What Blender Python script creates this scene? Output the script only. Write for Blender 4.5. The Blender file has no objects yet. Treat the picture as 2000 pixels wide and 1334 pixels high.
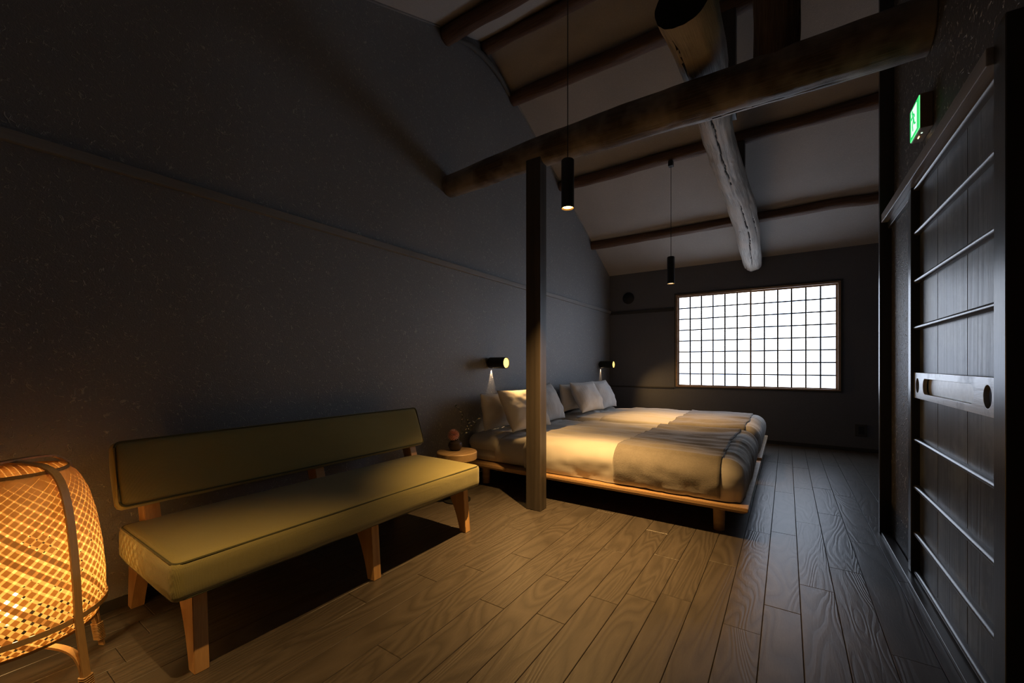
import bpy, bmesh, math, random
from mathutils import Vector, Matrix, Euler, noise
random.seed(7)
C = bpy.context.scene.collection
PI = math.pi

# ------------------------------------------------------------ camera, world, light, exposure
sc = bpy.context.scene
cam = bpy.data.cameras.new('camera')
cam.sensor_width = 36.0; cam.sensor_fit = 'HORIZONTAL'
cam.lens = 803.0 / 2000.0 * 36.0
cam.shift_y = 45.0 / 2000.0
cam.clip_start = 0.02
camo = bpy.data.objects.new('camera', cam); C.objects.link(camo)
camo.location = (0, 0, 1.05)
camo.rotation_euler = (PI / 2, 0, math.radians(33.77))
sc.camera = camo
w = bpy.data.worlds.new('world'); sc.world = w; w.use_nodes = True
w.node_tree.nodes['Background'].inputs[0].default_value = (0.55, 0.7, 1.0, 1)
w.node_tree.nodes['Background'].inputs[1].default_value = 0.6
sc.view_settings.view_transform = 'Standard'
try: sc.view_settings.look = 'None'
except Exception: pass
sc.view_settings.gamma = 1.0
sc.view_settings.use_curve_mapping = False
sc.view_settings.exposure = 0.0
sc.cycles.use_denoising = True
sc.cycles.max_bounces = 8
sc.cycles.diffuse_bounces = 5
sc.cycles.sample_clamp_indirect = 6.0
sc.cycles.filter_width = 1.1
WARM = (1.0, 0.56, 0.19)
PAPER_E = 4.1          # daylit shoji paper
PEND_W = 450.0          # pendant spots
SCONCE_W = 24.0
BASKET_W = 6.0

def spot(name, loc, direction, power, size, blend, radius, col, parent=None):
    l = bpy.data.lights.new(name, 'SPOT'); l.energy = power; l.spot_size = math.radians(size)
    l.spot_blend = blend; l.shadow_soft_size = radius; l.color = col
    o = bpy.data.objects.new(name, l); C.objects.link(o)
    o.location = loc
    o.rotation_euler = Vector(direction).to_track_quat('-Z', 'Y').to_euler()
    if parent: o.parent = parent
    return o

# ------------------------------------------------------------ material helpers
class NT:
    def __init__(s, name):
        s.m = bpy.data.materials.new(name); s.m.use_nodes = True
        s.n = s.m.node_tree.nodes; s.l = s.m.node_tree.links
        s.b = s.n['Principled BSDF']; s.out = s.n['Material Output']
    def add(s, t, **kw):
        n = s.n.new(t)
        for k, v in kw.items():
            if k.startswith('i_'): n.inputs[k[2:].replace('_', ' ')].default_value = v
            else: setattr(n, k, v)
        return n
    def link(s, a, b): s.l.new(a, b)
    def coord(s, kind='Object', scale=(1, 1, 1), rot=(0, 0, 0), jitter=False):
        tc = s.add('ShaderNodeTexCoord'); src = tc.outputs[kind]
        if jitter:
            oi = s.add('ShaderNodeObjectInfo')
            mul = s.add('ShaderNodeVectorMath', operation='MULTIPLY')
            s.link(oi.outputs['Random'], mul.inputs[0]); mul.inputs[1].default_value = (17.3, 31.7, 9.1)
            ad = s.add('ShaderNodeVectorMath', operation='ADD')
            s.link(src, ad.inputs[0]); s.link(mul.outputs[0], ad.inputs[1]); src = ad.outputs[0]
        mp = s.add('ShaderNodeMapping'); mp.inputs['Scale'].default_value = scale
        mp.inputs['Rotation'].default_value = rot
        s.link(src, mp.inputs['Vector']); return mp.outputs[0]
    def noise(s, vec, scale, detail=3, rough=0.55, dist=0.0):
        n = s.add('ShaderNodeTexNoise'); s.link(vec, n.inputs['Vector'])
        n.inputs['Scale'].default_value = scale; n.inputs['Detail'].default_value = detail
        n.inputs['Roughness'].default_value = rough; n.inputs['Distortion'].default_value = dist
        return n.outputs['Fac']
    def ramp(s, fac, stops):
        r = s.add('ShaderNodeValToRGB'); s.link(fac, r.inputs[0])
        e = r.color_ramp.elements
        while len(e) < len(stops): e.new(0.5)
        for q, (p, c) in zip(e, stops):
            q.position = p
            q.color = (c, c, c, 1) if isinstance(c, (int, float)) else (*c, 1)
        return r.outputs[0]
    def mix(s, fac, a, b, mode='MIX'):
        m = s.add('ShaderNodeMix', data_type='RGBA', blend_type=mode)
        for sock, v in ((m.inputs[0], fac), (m.inputs[6], a), (m.inputs[7], b)):
            if isinstance(v, (int, float)): sock.default_value = v
            elif isinstance(v, tuple): sock.default_value = (*v, 1)
            else: s.link(v, sock)
        return m.outputs[2]
    def math(s, op, a, b=None):
        m = s.add('ShaderNodeMath', operation=op)
        for i, v in enumerate((a, b)):
            if v is None: continue
            if isinstance(v, (int, float)): m.inputs[i].default_value = v
            else: s.link(v, m.inputs[i])
        return m.outputs[0]
    def bump(s, h, strength=0.3, dist=0.002, prev=None):
        b = s.add('ShaderNodeBump'); b.inputs['Strength'].default_value = strength
        b.inputs['Distance'].default_value = dist; s.link(h, b.inputs['Height'])
        if prev is not None: s.link(prev, b.inputs['Normal'])
        s.link(b.outputs[0], s.b.inputs['Normal']); return b.outputs[0]
    def col(s, v):
        if isinstance(v, tuple): s.b.inputs['Base Color'].default_value = (*v, 1)
        else: s.link(v, s.b.inputs['Base Color'])
    def rough(s, v):
        if isinstance(v, (int, float)): s.b.inputs['Roughness'].default_value = v
        else: s.link(v, s.b.inputs['Roughness'])
    def spec(s, v): s.b.inputs['Specular IOR Level'].default_value = v

def plaster(name, base, fibre, fibre_amt, scale=1.0, rough=0.8, bs=0.5, spec=0.3):
    """clay plaster with chopped straw: short curved fibres"""
    t = NT(name)
    v = t.coord('Object')
    n1 = t.noise(v, 1.3, 4)
    n2 = t.noise(v, 130 * scale, 2)
    # fibres: thin level lines of noise, cut up by a second noise
    f = t.noise(v, 20 * scale, 1, 0.5, 0.6)
    f = t.math('ABSOLUTE', t.math('SUBTRACT', f, 0.5))
    f = t.ramp(f, [(0.0, 1.0), (0.022, 0.0)])
    cut = t.ramp(t.noise(v, 38 * scale, 1), [(0.54, 0.0), (0.60, 1.0)])
    fm = t.mix(1.0, f, cut, 'MULTIPLY')
    f2 = t.noise(t.coord('Object', rot=(1.1, 0.7, 2.0)), 28 * scale, 1, 0.5, 0.6)
    f2 = t.ramp(t.math('ABSOLUTE', t.math('SUBTRACT', f2, 0.52)), [(0.0, 1.0), (0.022, 0.0)])
    cut2 = t.ramp(t.noise(t.coord('Object', rot=(2.1, 0.2, 1.0)), 46 * scale, 1), [(0.54, 0.0), (0.60, 1.0)])
    fm2 = t.mix(1.0, f2, cut2, 'MULTIPLY')
    fib = t.mix(1.0, fm, fm2, 'ADD')
    dark = tuple(c * 0.78 for c in base); light = tuple(c * 1.22 for c in base)
    c1 = t.mix(n1, dark, light)
    c2 = t.mix(t.math('MULTIPLY', n2, 0.5), c1, tuple(c * 0.55 for c in base))
    c3 = t.mix(t.math('MULTIPLY', fib, fibre_amt), c2, fibre)
    t.col(c3); t.rough(rough); t.spec(spec)
    h = t.math('ADD', t.math('MULTIPLY', fib, 0.9), n2)
    t.bump(h, bs, 0.002)
    return t.m

def woody(name, dark, light, rough=0.5, axis='X', ring=16.0, stretch=0.08, jitter=True, bs=0.25,
          spec=0.4, wear=None, coords='Object', bd=0.001, nsc=3.5):
    t = NT(name)
    s = {'X': (stretch, 1, 1), 'Y': (1, stretch, 1), 'Z': (1, 1, stretch)}[axis]
    v = t.coord(coords, scale=s, jitter=jitter)
    nz = t.noise(v, nsc, 2, 0.45, 0.6)
    rings = t.math('FRACT', t.math('MULTIPLY', nz, ring))
    rings = t.ramp(rings, [(0.0, 0.25), (0.55, 1.0), (0.85, 0.6), (1.0, 0.2)])
    fine = t.noise(v, 190, 2)
    c = t.mix(rings, dark, light)
    c = t.mix(t.math('MULTIPLY', fine, 0.45), c, tuple(x * 0.5 for x in dark))
    if wear:
        wv = t.coord(coords, jitter=jitter)
        wm = t.ramp(t.noise(wv, 5.0, 5, 0.6), [(0.50, 0.0), (0.68, 1.0)])
        c = t.mix(t.math('MULTIPLY', wm, wear[1]), c, wear[0])
    t.col(c); t.rough(rough); t.spec(spec)
    t.bump(t.math('ADD', rings, t.math('MULTIPLY', fine, 0.7)), bs, bd)
    return t.m

def logmat(name, dark, light, rough=0.65, patch=None, bs=0.5):
    """logs carry a UV map: u round the trunk, v metres along it"""
    t = NT(name)
    v = t.coord('UV', scale=(14, 0.9, 1))
    n = t.noise(v, 3.0, 5, 0.65, 0.4)
    v2 = t.coord('UV', scale=(60, 2.0, 1)); n2 = t.noise(v2, 3.0, 3)
    big = t.noise(t.coord('Object'), 4.0, 3)
    c = t.mix(t.ramp(n, [(0.3, 0.0), (0.7, 1.0)]), dark, light)
    c = t.mix(t.ramp(n2, [(0.35, 0.75), (0.6, 0.0)]), c, tuple(x * 0.45 for x in dark))
    if patch:
        c = t.mix(t.ramp(big, [(0.42, 0.0), (0.62, 0.8)]), c, patch)
    t.col(c); t.rough(rough); t.spec(0.35)
    t.bump(t.math('ADD', n, t.math('MULTIPLY', n2, 0.8)), bs, 0.004)
    return t.m

def cloth(name, a, b, weave=900.0, bs=0.25, rough=0.9, sheen=0.2, stripe=None, mott=6.0):
    t = NT(name)
    v = t.coord('Object')
    n = t.noise(v, mott, 4); f = t.noise(v, weave * 0.35, 2)
    w1 = t.add('ShaderNodeTexWave', bands_direction='X'); w2 = t.add('ShaderNodeTexWave', bands_direction='Y')
    w3 = t.add('ShaderNodeTexWave', bands_direction='Z')
    for q in (w1, w2, w3):
        t.link(v, q.inputs['Vector']); q.inputs['Scale'].default_value = weave / 6
        q.inputs['Distortion'].default_value = 1.5
    ws = t.math('ADD', t.math('ADD', w1.outputs['Fac'], w2.outputs['Fac']), w3.outputs['Fac'])
    c = t.mix(n, a, b)
    c = t.mix(t.math('MULTIPLY', f, 0.5), c, tuple(x * 0.62 for x in a))
    if stripe:
        s = t.add('ShaderNodeTexWave', bands_direction='Y'); t.link(t.coord('Object'), s.inputs['Vector'])
        s.inputs['Scale'].default_value = stripe[0]
        c = t.mix(t.math('MULTIPLY', s.outputs['Fac'], stripe[2]), c, stripe[1])
    t.col(c); t.rough(rough); t.spec(0.15)
    t.b.inputs['Sheen Weight'].default_value = sheen
    t.bump(t.math('ADD', t.math('MULTIPLY', ws, 0.4 if weave > 500 else 0.03), f), bs, 0.0012)
    return t.m

def plain(name, c, rough=0.5, metal=0.0, spec=0.5, var=0.15, scale=30.0, bs=0.08):
    t = NT(name)
    n = t.noise(t.coord('Object'), scale, 3)
    t.col(t.mix(n, tuple(x * (1 - var) for x in c), tuple(min(1, x * (1 + var)) for x in c)))
    t.rough(rough); t.b.inputs['Metallic'].default_value = metal; t.spec(spec)
    t.bump(n, bs, 0.001)
    return t.m

def emis(name, c, strength, base=(0.02, 0.02, 0.02)):
    t = NT(name)
    t.col(base)
    t.b.inputs['Emission Color'].default_value = (*c, 1)
    t.b.inputs['Emission Strength'].default_value = strength
    return t.m

M = {}
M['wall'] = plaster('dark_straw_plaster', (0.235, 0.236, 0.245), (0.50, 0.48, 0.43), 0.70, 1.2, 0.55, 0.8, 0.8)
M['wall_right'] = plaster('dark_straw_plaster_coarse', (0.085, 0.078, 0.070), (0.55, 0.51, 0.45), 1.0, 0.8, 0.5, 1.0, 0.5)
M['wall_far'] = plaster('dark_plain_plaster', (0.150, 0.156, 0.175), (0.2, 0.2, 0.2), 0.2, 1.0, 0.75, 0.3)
M['ceiling'] = plaster('grey_ceiling_plaster', (0.45, 0.42, 0.39), (0.52, 0.50, 0.46), 0.25, 0.9, 0.85, 0.35)
M['floor'] = woody('dark_stained_oak', (0.050, 0.042, 0.034), (0.098, 0.083, 0.068), 0.38, 'Y', 24, 0.13, True, 0.45, 0.5, None, 'Object', 0.0013, 4.2)
M['sub'] = plain('subfloor', (0.012, 0.011, 0.010), 0.9)
M['trim'] = woody('grey_stained_trim', (0.24, 0.24, 0.24), (0.34, 0.335, 0.33), 0.42, 'Y', 8, 0.06, False)
M['lintel'] = woody('worn_lintel', (0.22, 0.22, 0.225), (0.36, 0.36, 0.365), 0.33, 'Y', 10, 0.05, False, 0.3, 1.0)
M['trim_dark'] = woody('dark_trim', (0.035, 0.034, 0.033), (0.06, 0.058, 0.055), 0.55, 'X', 8, 0.06, False)
M['post'] = woody('dark_post_wood', (0.050, 0.042, 0.035), (0.095, 0.080, 0.068), 0.45, 'Z', 8, 0.05, False, 0.3)
M['beam'] = logmat('smoked_beam_bark', (0.055, 0.040, 0.028), (0.18, 0.13, 0.092), 0.5, (0.30, 0.26, 0.22))
M['purlin'] = logmat('smoked_purlin', (0.075, 0.042, 0.028), (0.24, 0.135, 0.085), 0.55, None)
M['grey_log'] = logmat('weathered_grey_log', (0.30, 0.27, 0.24), (0.70, 0.66, 0.60), 0.6, (0.48, 0.42, 0.36), 0.6)
M['strut'] = logmat('brown_strut', (0.10, 0.062, 0.036), (0.26, 0.17, 0.10), 0.55, None)
M['dark_grey_log'] = logmat('dark_grey_log', (0.08, 0.078, 0.075), (0.17, 0.165, 0.16), 0.55, None)
M['crack'] = plain('crack_shadow_wood', (0.012, 0.009, 0.007), 0.95)
M['log_end'] = plain('charred_log_end', (0.012, 0.011, 0.010), 0.9, 0, 0.2)
M['door_board'] = woody('lacquered_cedar_board', (0.060, 0.064, 0.068), (0.11, 0.115, 0.12), 0.36, 'Z', 9, 0.05, True, 0.5, 0.42, ((0.22, 0.24, 0.22), 0.6))
M['door_frame'] = woody('lacquered_frame', (0.022, 0.021, 0.020), (0.042, 0.041, 0.040), 0.32, 'Z', 7, 0.05, False, 0.2, 0.7)
M['door_bar'] = woody('worn_lacquered_bar', (0.05, 0.05, 0.05), (0.10, 0.10, 0.10), 0.28, 'Y', 7, 0.05, False, 0.15, 0.9)
M['plate'] = woody('worn_pull_rail', (0.50, 0.50, 0.48), (0.78, 0.78, 0.75), 0.34, 'Y', 7, 0.06, False, 0.3, 0.8, ((0.10, 0.09, 0.08), 0.95))
M['plate'].node_tree.nodes['Principled BSDF'].inputs['Metallic'].default_value = 0.55
M['slot'] = plain('slot_sheen_panel', (0.62, 0.62, 0.58), 0.35, 0.4, 0.8, 0.3, 40)  # pale base colour paints in the bright reflection of the shiny slot
M['fabric'] = cloth('olive_bench_fabric', (0.29, 0.262, 0.105), (0.36, 0.325, 0.135), 1100, 0.5)
M['piping'] = cloth('dark_olive_piping', (0.07, 0.07, 0.03), (0.10, 0.10, 0.04), 900)
M['legwood'] = woody('pine_leg_wood', (0.50, 0.27, 0.10), (0.72, 0.44, 0.19), 0.45, 'Z', 9, 0.04, True, 0.2)
M['bedwood'] = woody('oak_platform_wood', (0.42, 0.25, 0.11), (0.60, 0.39, 0.20), 0.45, 'X', 9, 0.05, True, 0.2)
M['tablewood'] = woody('round_table_wood', (0.42, 0.26, 0.12), (0.58, 0.40, 0.20), 0.45, 'Y', 7, 0.1, False, 0.2)
M['sheet'] = cloth('off_white_linen', (0.62, 0.59, 0.54), (0.71, 0.68, 0.63), 1500, 0.15, 0.85, 0.15)
M['pillow_stripe'] = cloth('pin_striped_cotton', (0.82, 0.81, 0.79), (0.88, 0.87, 0.85), 1500, 0.15, 0.85, 0.15, (9.0, (0.60, 0.59, 0.58), 0.30))
M['pillow_plain'] = cloth('plain_cotton', (0.80, 0.76, 0.69), (0.87, 0.83, 0.76), 1500, 0.15)
M['blanket'] = cloth('grey_wool_blanket', (0.22, 0.20, 0.175), (0.32, 0.295, 0.26), 300, 1.0, 0.95, 0.4, None, 18)
M['black_metal'] = plain('black_lamp_metal', (0.012, 0.012, 0.012), 0.42, 0.0, 0.5, 0.05)
M['cord'] = plain('black_cord', (0.008, 0.008, 0.008), 0.7)
M['bronze'] = plain('dark_bronze', (0.035, 0.030, 0.018), 0.35, 0.6)
M['reflector'] = plain('gold_reflector', (0.85, 0.55, 0.25), 0.3, 0.8)
M['glow'] = emis('lamp_glow', (1.0, 0.62, 0.22), 9.0)
M['sconce_glow'] = emis('sconce_glow', (1.0, 0.52, 0.10), 3.6)
M['winwood'] = woody('pale_window_wood', (0.30, 0.19, 0.11), (0.42, 0.28, 0.17), 0.5, 'X', 7, 0.05, False)
M['kumiko'] = plain('dark_lattice_wood', (0.03, 0.027, 0.025), 0.6)
M['vent'] = plain('black_plastic', (0.008, 0.008, 0.009), 0.6)
M['outlet'] = plain('brown_outlet_plastic', (0.055, 0.05, 0.045), 0.45)
M['outlet_in'] = plain('dark_outlet_insert', (0.02, 0.02, 0.02), 0.4)
M['sign_case'] = plain('sign_case_metal', (0.22, 0.17, 0.12), 0.4, 0.3)
M['sign_green'] = emis('sign_green', (0.02, 0.55, 0.12), 1.3)
M['sign_white'] = emis('sign_white', (0.75, 1.0, 0.80), 1.2)
M['sign_edge'] = emis('sign_edge', (0.15, 0.95, 0.30), 1.2)
M['vase'] = plain('dark_clay', (0.035, 0.026, 0.026), 0.45, 0, 0.4)
M['petal'] = plain('pink_petal', (0.90, 0.46, 0.38), 0.7, 0, 0.2, 0.3, 60)
M['leaf'] = plain('dark_leaf', (0.03, 0.06, 0.025), 0.6)
M['leaf_pale'] = plain('pale_leaf', (0.75, 0.75, 0.62), 0.6)
M['stem'] = plain('stem', (0.05, 0.05, 0.025), 0.7)
M['bamboo'] = woody('bent_bamboo_band', (0.36, 0.22, 0.09), (0.55, 0.36, 0.17), 0.4, 'Z', 6, 0.05, False, 0.15)

def bamboo_strip_mat():
    t = NT('bamboo_strip')
    oi = t.add('ShaderNodeObjectInfo')
    c = t.ramp(oi.outputs['Random'], [(0.0, (0.34, 0.19, 0.07)), (0.10, (0.42, 0.24, 0.09)), (0.14, (0.78, 0.54, 0.23)), (1.0, (0.92, 0.70, 0.36))])
    n = t.noise(t.coord('Object', scale=(1, 1, 0.3)), 30, 3)
    c = t.mix(t.math('MULTIPLY', n, 0.5), c, (0.6, 0.38, 0.16))
    t.col(c); t.rough(0.5)
    tr = t.add('ShaderNodeBsdfTranslucent'); t.link(c, tr.inputs[0])
    mx = t.add('ShaderNodeMixShader'); mx.inputs[0].default_value = 0.33
    t.link(t.b.outputs[0], mx.inputs[1]); t.link(tr.outputs[0], mx.inputs[2])
    t.link(mx.outputs[0], t.out.inputs['Surface'])
    return t.m
M['strip'] = bamboo_strip_mat()

def paper_mat():
    t = NT('daylit_shoji_paper')
    v = t.coord('Object', scale=(1.0, 1.0, 0.55))
    n = t.noise(v, 1.5, 3, 0.5, 0.3)
    f = t.noise(t.coord('Object', scale=(1, 1, 0.25)), 26, 3)
    c = t.mix(t.ramp(n, [(0.36, 0.0), (0.60, 1.0)]), (0.50, 0.66, 0.98), (0.86, 0.92, 1.0))
    c = t.mix(t.math('MULTIPLY', f, 0.12), c, (0.5, 0.6, 0.8))
    t.col((0.75, 0.76, 0.78)); t.rough(0.9)
    t.link(c, t.b.inputs['Emission Color']); t.b.inputs['Emission Strength'].default_value = PAPER_E
    return t.m
M['paper'] = paper_mat()

# ------------------------------------------------------------ object helpers
def obj(name, bm, m, parent=None, smooth=False, loc=None):
    me = bpy.data.meshes.new(name)
    bmesh.ops.recalc_face_normals(bm, faces=bm.faces[:])
    bm.to_mesh(me); bm.free()
    for mm in (m if isinstance(m, (list, tuple)) else [m]): me.materials.append(mm)
    if smooth:
        for p in me.polygons: p.use_smooth = True
    o = bpy.data.objects.new(name, me); C.objects.link(o)
    if parent: o.parent = parent
    if loc: o.location = loc
    return o
def tag(o, label, cat, group=None):
    o['label'] = label; o['category'] = cat
    if group: o['group'] = group
    return o
def struct(o): o['kind'] = 'structure'; return o
def empty(name, loc=(0, 0, 0), rz=0):
    o = bpy.data.objects.new(name, None); C.objects.link(o)
    o.location = loc; o.rotation_euler = (0, 0, rz); o.empty_display_size = 0.1; return o
def add_box(bm, x0, x1, y0, y1, z0, z1):
    vs = [bm.verts.new((x, y, z)) for z in (z0, z1) for y in (y0, y1) for x in (x0, x1)]
    for f in ((0, 1, 3, 2), (4, 6, 7, 5), (0, 4, 5, 1), (2, 3, 7, 6), (0, 2, 6, 4), (1, 5, 7, 3)):
        bm.faces.new([vs[i] for i in f])
    return vs
def box(name, x0, x1, y0, y1, z0, z1, m, parent=None, bev=0.0, seg=2):
    bm = bmesh.new(); add_box(bm, x0, x1, y0, y1, z0, z1)
    if bev: bmesh.ops.bevel(bm, geom=bm.edges[:] , offset=bev, segments=seg, affect='EDGES', profile=0.5)
    return obj(name, bm, m, parent, smooth=False)
def prism(name, pts, axis, a, b, m, parent=None, bev=0.0):
    """pts: 2-D polygon; axis: extrusion axis"""
    bm = bmesh.new()
    def P(p, t):
        return {'x': (t, p[0], p[1]), 'y': (p[0], t, p[1]), 'z': (p[0], p[1], t)}[axis]
    A = [bm.verts.new(P(p, a)) for p in pts]; B = [bm.verts.new(P(p, b)) for p in pts]
    bm.faces.new(A); bm.faces.new(B[::-1])
    n = len(pts)
    for i in range(n): bm.faces.new((A[i], A[(i + 1) % n], B[(i + 1) % n], B[i]))
    if bev: bmesh.ops.bevel(bm, geom=bm.edges[:], offset=bev, segments=2, affect='EDGES')
    return obj(name, bm, m, parent)
def lathe(name, prof, m, parent=None, seg=32, axis='z', loc=None, smooth=True, closed=False):
    bm = bmesh.new(); rings = []
    for r, z in prof:
        ring = []
        if r < 1e-6: ring = [bm.verts.new((0, 0, z))]
        else:
            for k in range(seg):
                a = 2 * PI * k / seg; ring.append(bm.verts.new((r * math.cos(a), r * math.sin(a), z)))
        rings.append(ring)
    for A, B in zip(rings, rings[1:]):
        for k in range(seg):
            a = A[k % len(A)]; a2 = A[(k + 1) % len(A)]; b = B[k % len(B)]; b2 = B[(k + 1) % len(B)]
            fs = []
            for q in (a, a2, b2, b):
                if q not in fs: fs.append(q)
            if len(fs) > 2:
                try: bm.faces.new(fs)
                except ValueError: pass
    if axis == 'x': bmesh.ops.transform(bm, matrix=Matrix.Rotation(PI / 2, 4, 'Y'), verts=bm.verts)
    o = obj(name, bm, m, parent, smooth, loc)
    return autosmooth(o)
def autosmooth(o, ang=40):
    me = o.data
    bm = bmesh.new(); bm.from_mesh(me)
    for e in bm.edges:
        if len(e.link_faces) == 2: e.smooth = e.calc_face_angle(0) < math.radians(ang)
    for f in bm.faces: f.smooth = True
    bm.to_mesh(me); bm.free(); return o
def spline(pts, n):
    P = [Vector(p) for p in pts]; out = []
    for k in range(n + 1):
        t = k / n * (len(P) - 1); i = min(int(t), len(P) - 2); u = t - i
        p0 = P[max(i - 1, 0)]; p1 = P[i]; p2 = P[i + 1]; p3 = P[min(i + 2, len(P) - 1)]
        out.append(0.5 * ((2 * p1) + (p2 - p0) * u + (2 * p0 - 5 * p1 + 4 * p2 - p3) * u * u + (3 * p1 - p0 - 3 * p2 + p3) * u ** 3))
    return out
def tube_bm(bm, pts, rad, seg=8):
    P = [Vector(p) for p in pts]; rings = []
    for i, p in enumerate(P):
        d = (P[min(i + 1, len(P) - 1)] - P[max(i - 1, 0)]).normalized()
        u = d.cross(Vector((0, 0, 1)));
        if u.length < 1e-3: u = d.cross(Vector((0, 1, 0)))
        u.normalize(); v = d.cross(u)
        r = rad[i] if isinstance(rad, (list, tuple)) else rad
        rings.append([bm.verts.new(p + u * r * math.cos(2 * PI * k / seg) + v * r * math.sin(2 * PI * k / seg)) for k in range(seg)])
    for A, B in zip(rings, rings[1:]):
        for k in range(seg): bm.faces.new((A[k], A[(k + 1) % seg], B[(k + 1) % seg], B[k]))
    bm.faces.new(rings[0][::-1]); bm.faces.new(rings[-1])
def tube(name, pts, rad, m, parent=None, seg=10):
    bm = bmesh.new(); tube_bm(bm, pts, rad, seg); return autosmooth(obj(name, bm, m, parent))
def log(name, pts, radii, m, n=60, seg=32, amp=0.012, seed=0, cracks=(), knots=(), flat=None, endmat=None, nf=3.0):
    """irregular trunk; pts with radii per point; cracks (theta, t0, t1, width, depth, twist)"""
    bm = bmesh.new(); uvl = bm.loops.layers.uv.new('UVMap')
    P = spline(pts, n); R = [v.x for v in spline([(r, 0, 0) for r in radii], n)]
    rings = []; L = 0; ls = []; crk = {}
    for i, p in enumerate(P):
        if i: L += (p - P[i - 1]).length
        ls.append(L); t = i / n
        d = (P[min(i + 1, n)] - P[max(i - 1, 0)]).normalized()
        u = d.cross(Vector((0, 0, 1))).normalized(); v = u.cross(d)      # theta 0 = u, 90 deg = up
        ring = []
        for k in range(seg):
            a = 2 * PI * k / seg
            q = Vector((math.cos(a) * 1.2 + seed * 7.1, math.sin(a) * 1.2, L * nf))
            r = R[i] * (1 + 0.0) + amp * noise.noise(q) + amp * 0.35 * noise.noise(q * 3.1)
            r += amp * 0.25 * noise.noise(Vector((a * 4.0, L * 1.2, seed + 3.3)))
            ck = 0.0
            for (th, t0, t1, wd, dp, tw) in cracks:
                if t0 < t < t1:
                    th2 = th + tw * (t - t0) + 0.10 * noise.noise(Vector((L * 7, seed, 1.7)))
                    da = (a - th2 + PI) % (2 * PI) - PI
                    e = min(1, (t - t0) / 0.08, (t1 - t) / 0.08) * (0.7 + 0.6 * noise.noise(Vector((L * 11, 2, seed))))
                    g_ = e * math.exp(-(da / wd) ** 2); r -= dp * g_; ck = max(ck, g_)
            for (kt, kth, kr, kh) in knots:
                da = ((a - kth + PI) % (2 * PI) - PI) * R[i]; dl = (t - kt) * 1.0
                dd = math.hypot(da, dl * (L / max(t, 1e-3)) if t > 0 else 9)
                r += kh * math.exp(-(dd / kr) ** 2) - 1.4 * kh * math.exp(-(dd / (kr * 0.4)) ** 2)
            if flat and math.sin(a) < -flat: r *= flat / -math.sin(a)
            vt = bm.verts.new(p + (u * math.cos(a) + v * math.sin(a)) * r); ring.append(vt); crk[vt] = ck
        rings.append(ring)
    for i in range(n):
        A, B = rings[i], rings[i + 1]
        for k in range(seg):
            k2 = (k + 1) % seg
            f = bm.faces.new((A[k], A[k2], B[k2], B[k])); f.smooth = True
            if sum(crk[q] for q in (A[k], A[k2], B[k2], B[k])) > 1.5: f.material_index = 1
            for lp, (uu, vv) in zip(f.loops, ((k, i), (k + 1, i), (k + 1, i + 1), (k, i + 1))):
                lp[uvl].uv = (abs(uu / seg * 2 - 1) * 1.0, ls[vv])
    mi = 2 if endmat else 0
    a = bm.faces.new(rings[0][::-1]); a.material_index = mi
    b = bm.faces.new(rings[-1]); b.material_index = mi
    return obj(name, bm, [m, M['crack'], endmat] if endmat else [m, M['crack']], None)

# ------------------------------------------------------------ room shell
XW, YF, YB, XR = -2.40, 6.45, -1.2, 0.545
YR, ZR = 3.12, 4.12                       # ridge
def zc(y): return ZR - 0.49 * (y - YR) if y > YR else ZR - 0.42 * (YR - y)
prof = [(YB, 0), (YF, 0), (YF, zc(YF)), (YR, ZR), (YB, zc(YB))]
XE = 1.35                                 # right side of the far sleeping area
struct(prism('wall_left', prof, 'x', XW - 0.12, XW, M['wall']))
WX0, WX1, WZ0, WZ1 = -1.375, 0.550, 0.722, 2.082   # window opening on the far wall
wf = bmesh.new()
add_box(wf, XW - .1, WX0, YF, YF + .12, 0, 2.7); add_box(wf, WX1, XE + .1, YF, YF + .12, 0, 2.7)
add_box(wf, WX0, WX1, YF, YF + .12, 0, WZ0); add_box(wf, WX0, WX1, YF, YF + .12, WZ1, 2.7)
struct(obj('wall_far', wf, M['wall_far']))
struct(box('wall_back', XW - .1, XR + .5, YB - .12, YB, 0, 2.6, M['wall']))
# sleeping area widens to the right behind the partition post
struct(box('wall_side', XE, XE + .12, 3.3, YF, 0, 4.2, M['wall_far']))
struct(box('wall_return', XR + .12, XE + .12, 3.30, 3.42, 0, 4.2, M['wall_right']))
# ceiling: two sloping slabs
cz = [(YB - .1, zc(YB - .1)), (YR, ZR), (YF + .12, zc(YF + .12)), (YF + .12, zc(YF + .12) + .1), (YR, ZR + .1), (YB - .1, zc(YB - .1) + .1)]
struct(prism('ceiling', cz, 'x', XW - .12, XE + .12, M['ceiling']))
# right wall: plaster above the lintel, strip between door and partition post
zl = 1.98
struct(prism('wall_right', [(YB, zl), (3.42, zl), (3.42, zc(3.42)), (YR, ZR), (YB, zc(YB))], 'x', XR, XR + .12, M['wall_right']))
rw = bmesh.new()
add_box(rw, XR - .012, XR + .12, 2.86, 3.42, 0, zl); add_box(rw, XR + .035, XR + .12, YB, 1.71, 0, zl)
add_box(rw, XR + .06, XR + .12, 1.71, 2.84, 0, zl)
struct(obj('wall_right_lower', rw, M['wall_right']))
# partition post (full height, thin bright edge towards the window)
struct(box('trim_1', 0.478, XR + .02, 3.385, 3.425, 0, 3.95, M['door_frame'], None, 0.003))
# near door jamb
struct(box('trim_2', 0.500, XR + .05, 1.695, 1.775, 0, 2.02, M['door_frame'], None, 0.003))
# lintel
struct(box('trim_3', 0.485, XR + .02, 1.775, 3.385, 1.925, 1.978, M['lintel'], None, 0.003))
struct(box('trim_4', 0.515, XR - .012, 2.86, 3.385, 1.885, 1.925, M['door_bar'], None, 0.003))
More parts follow.
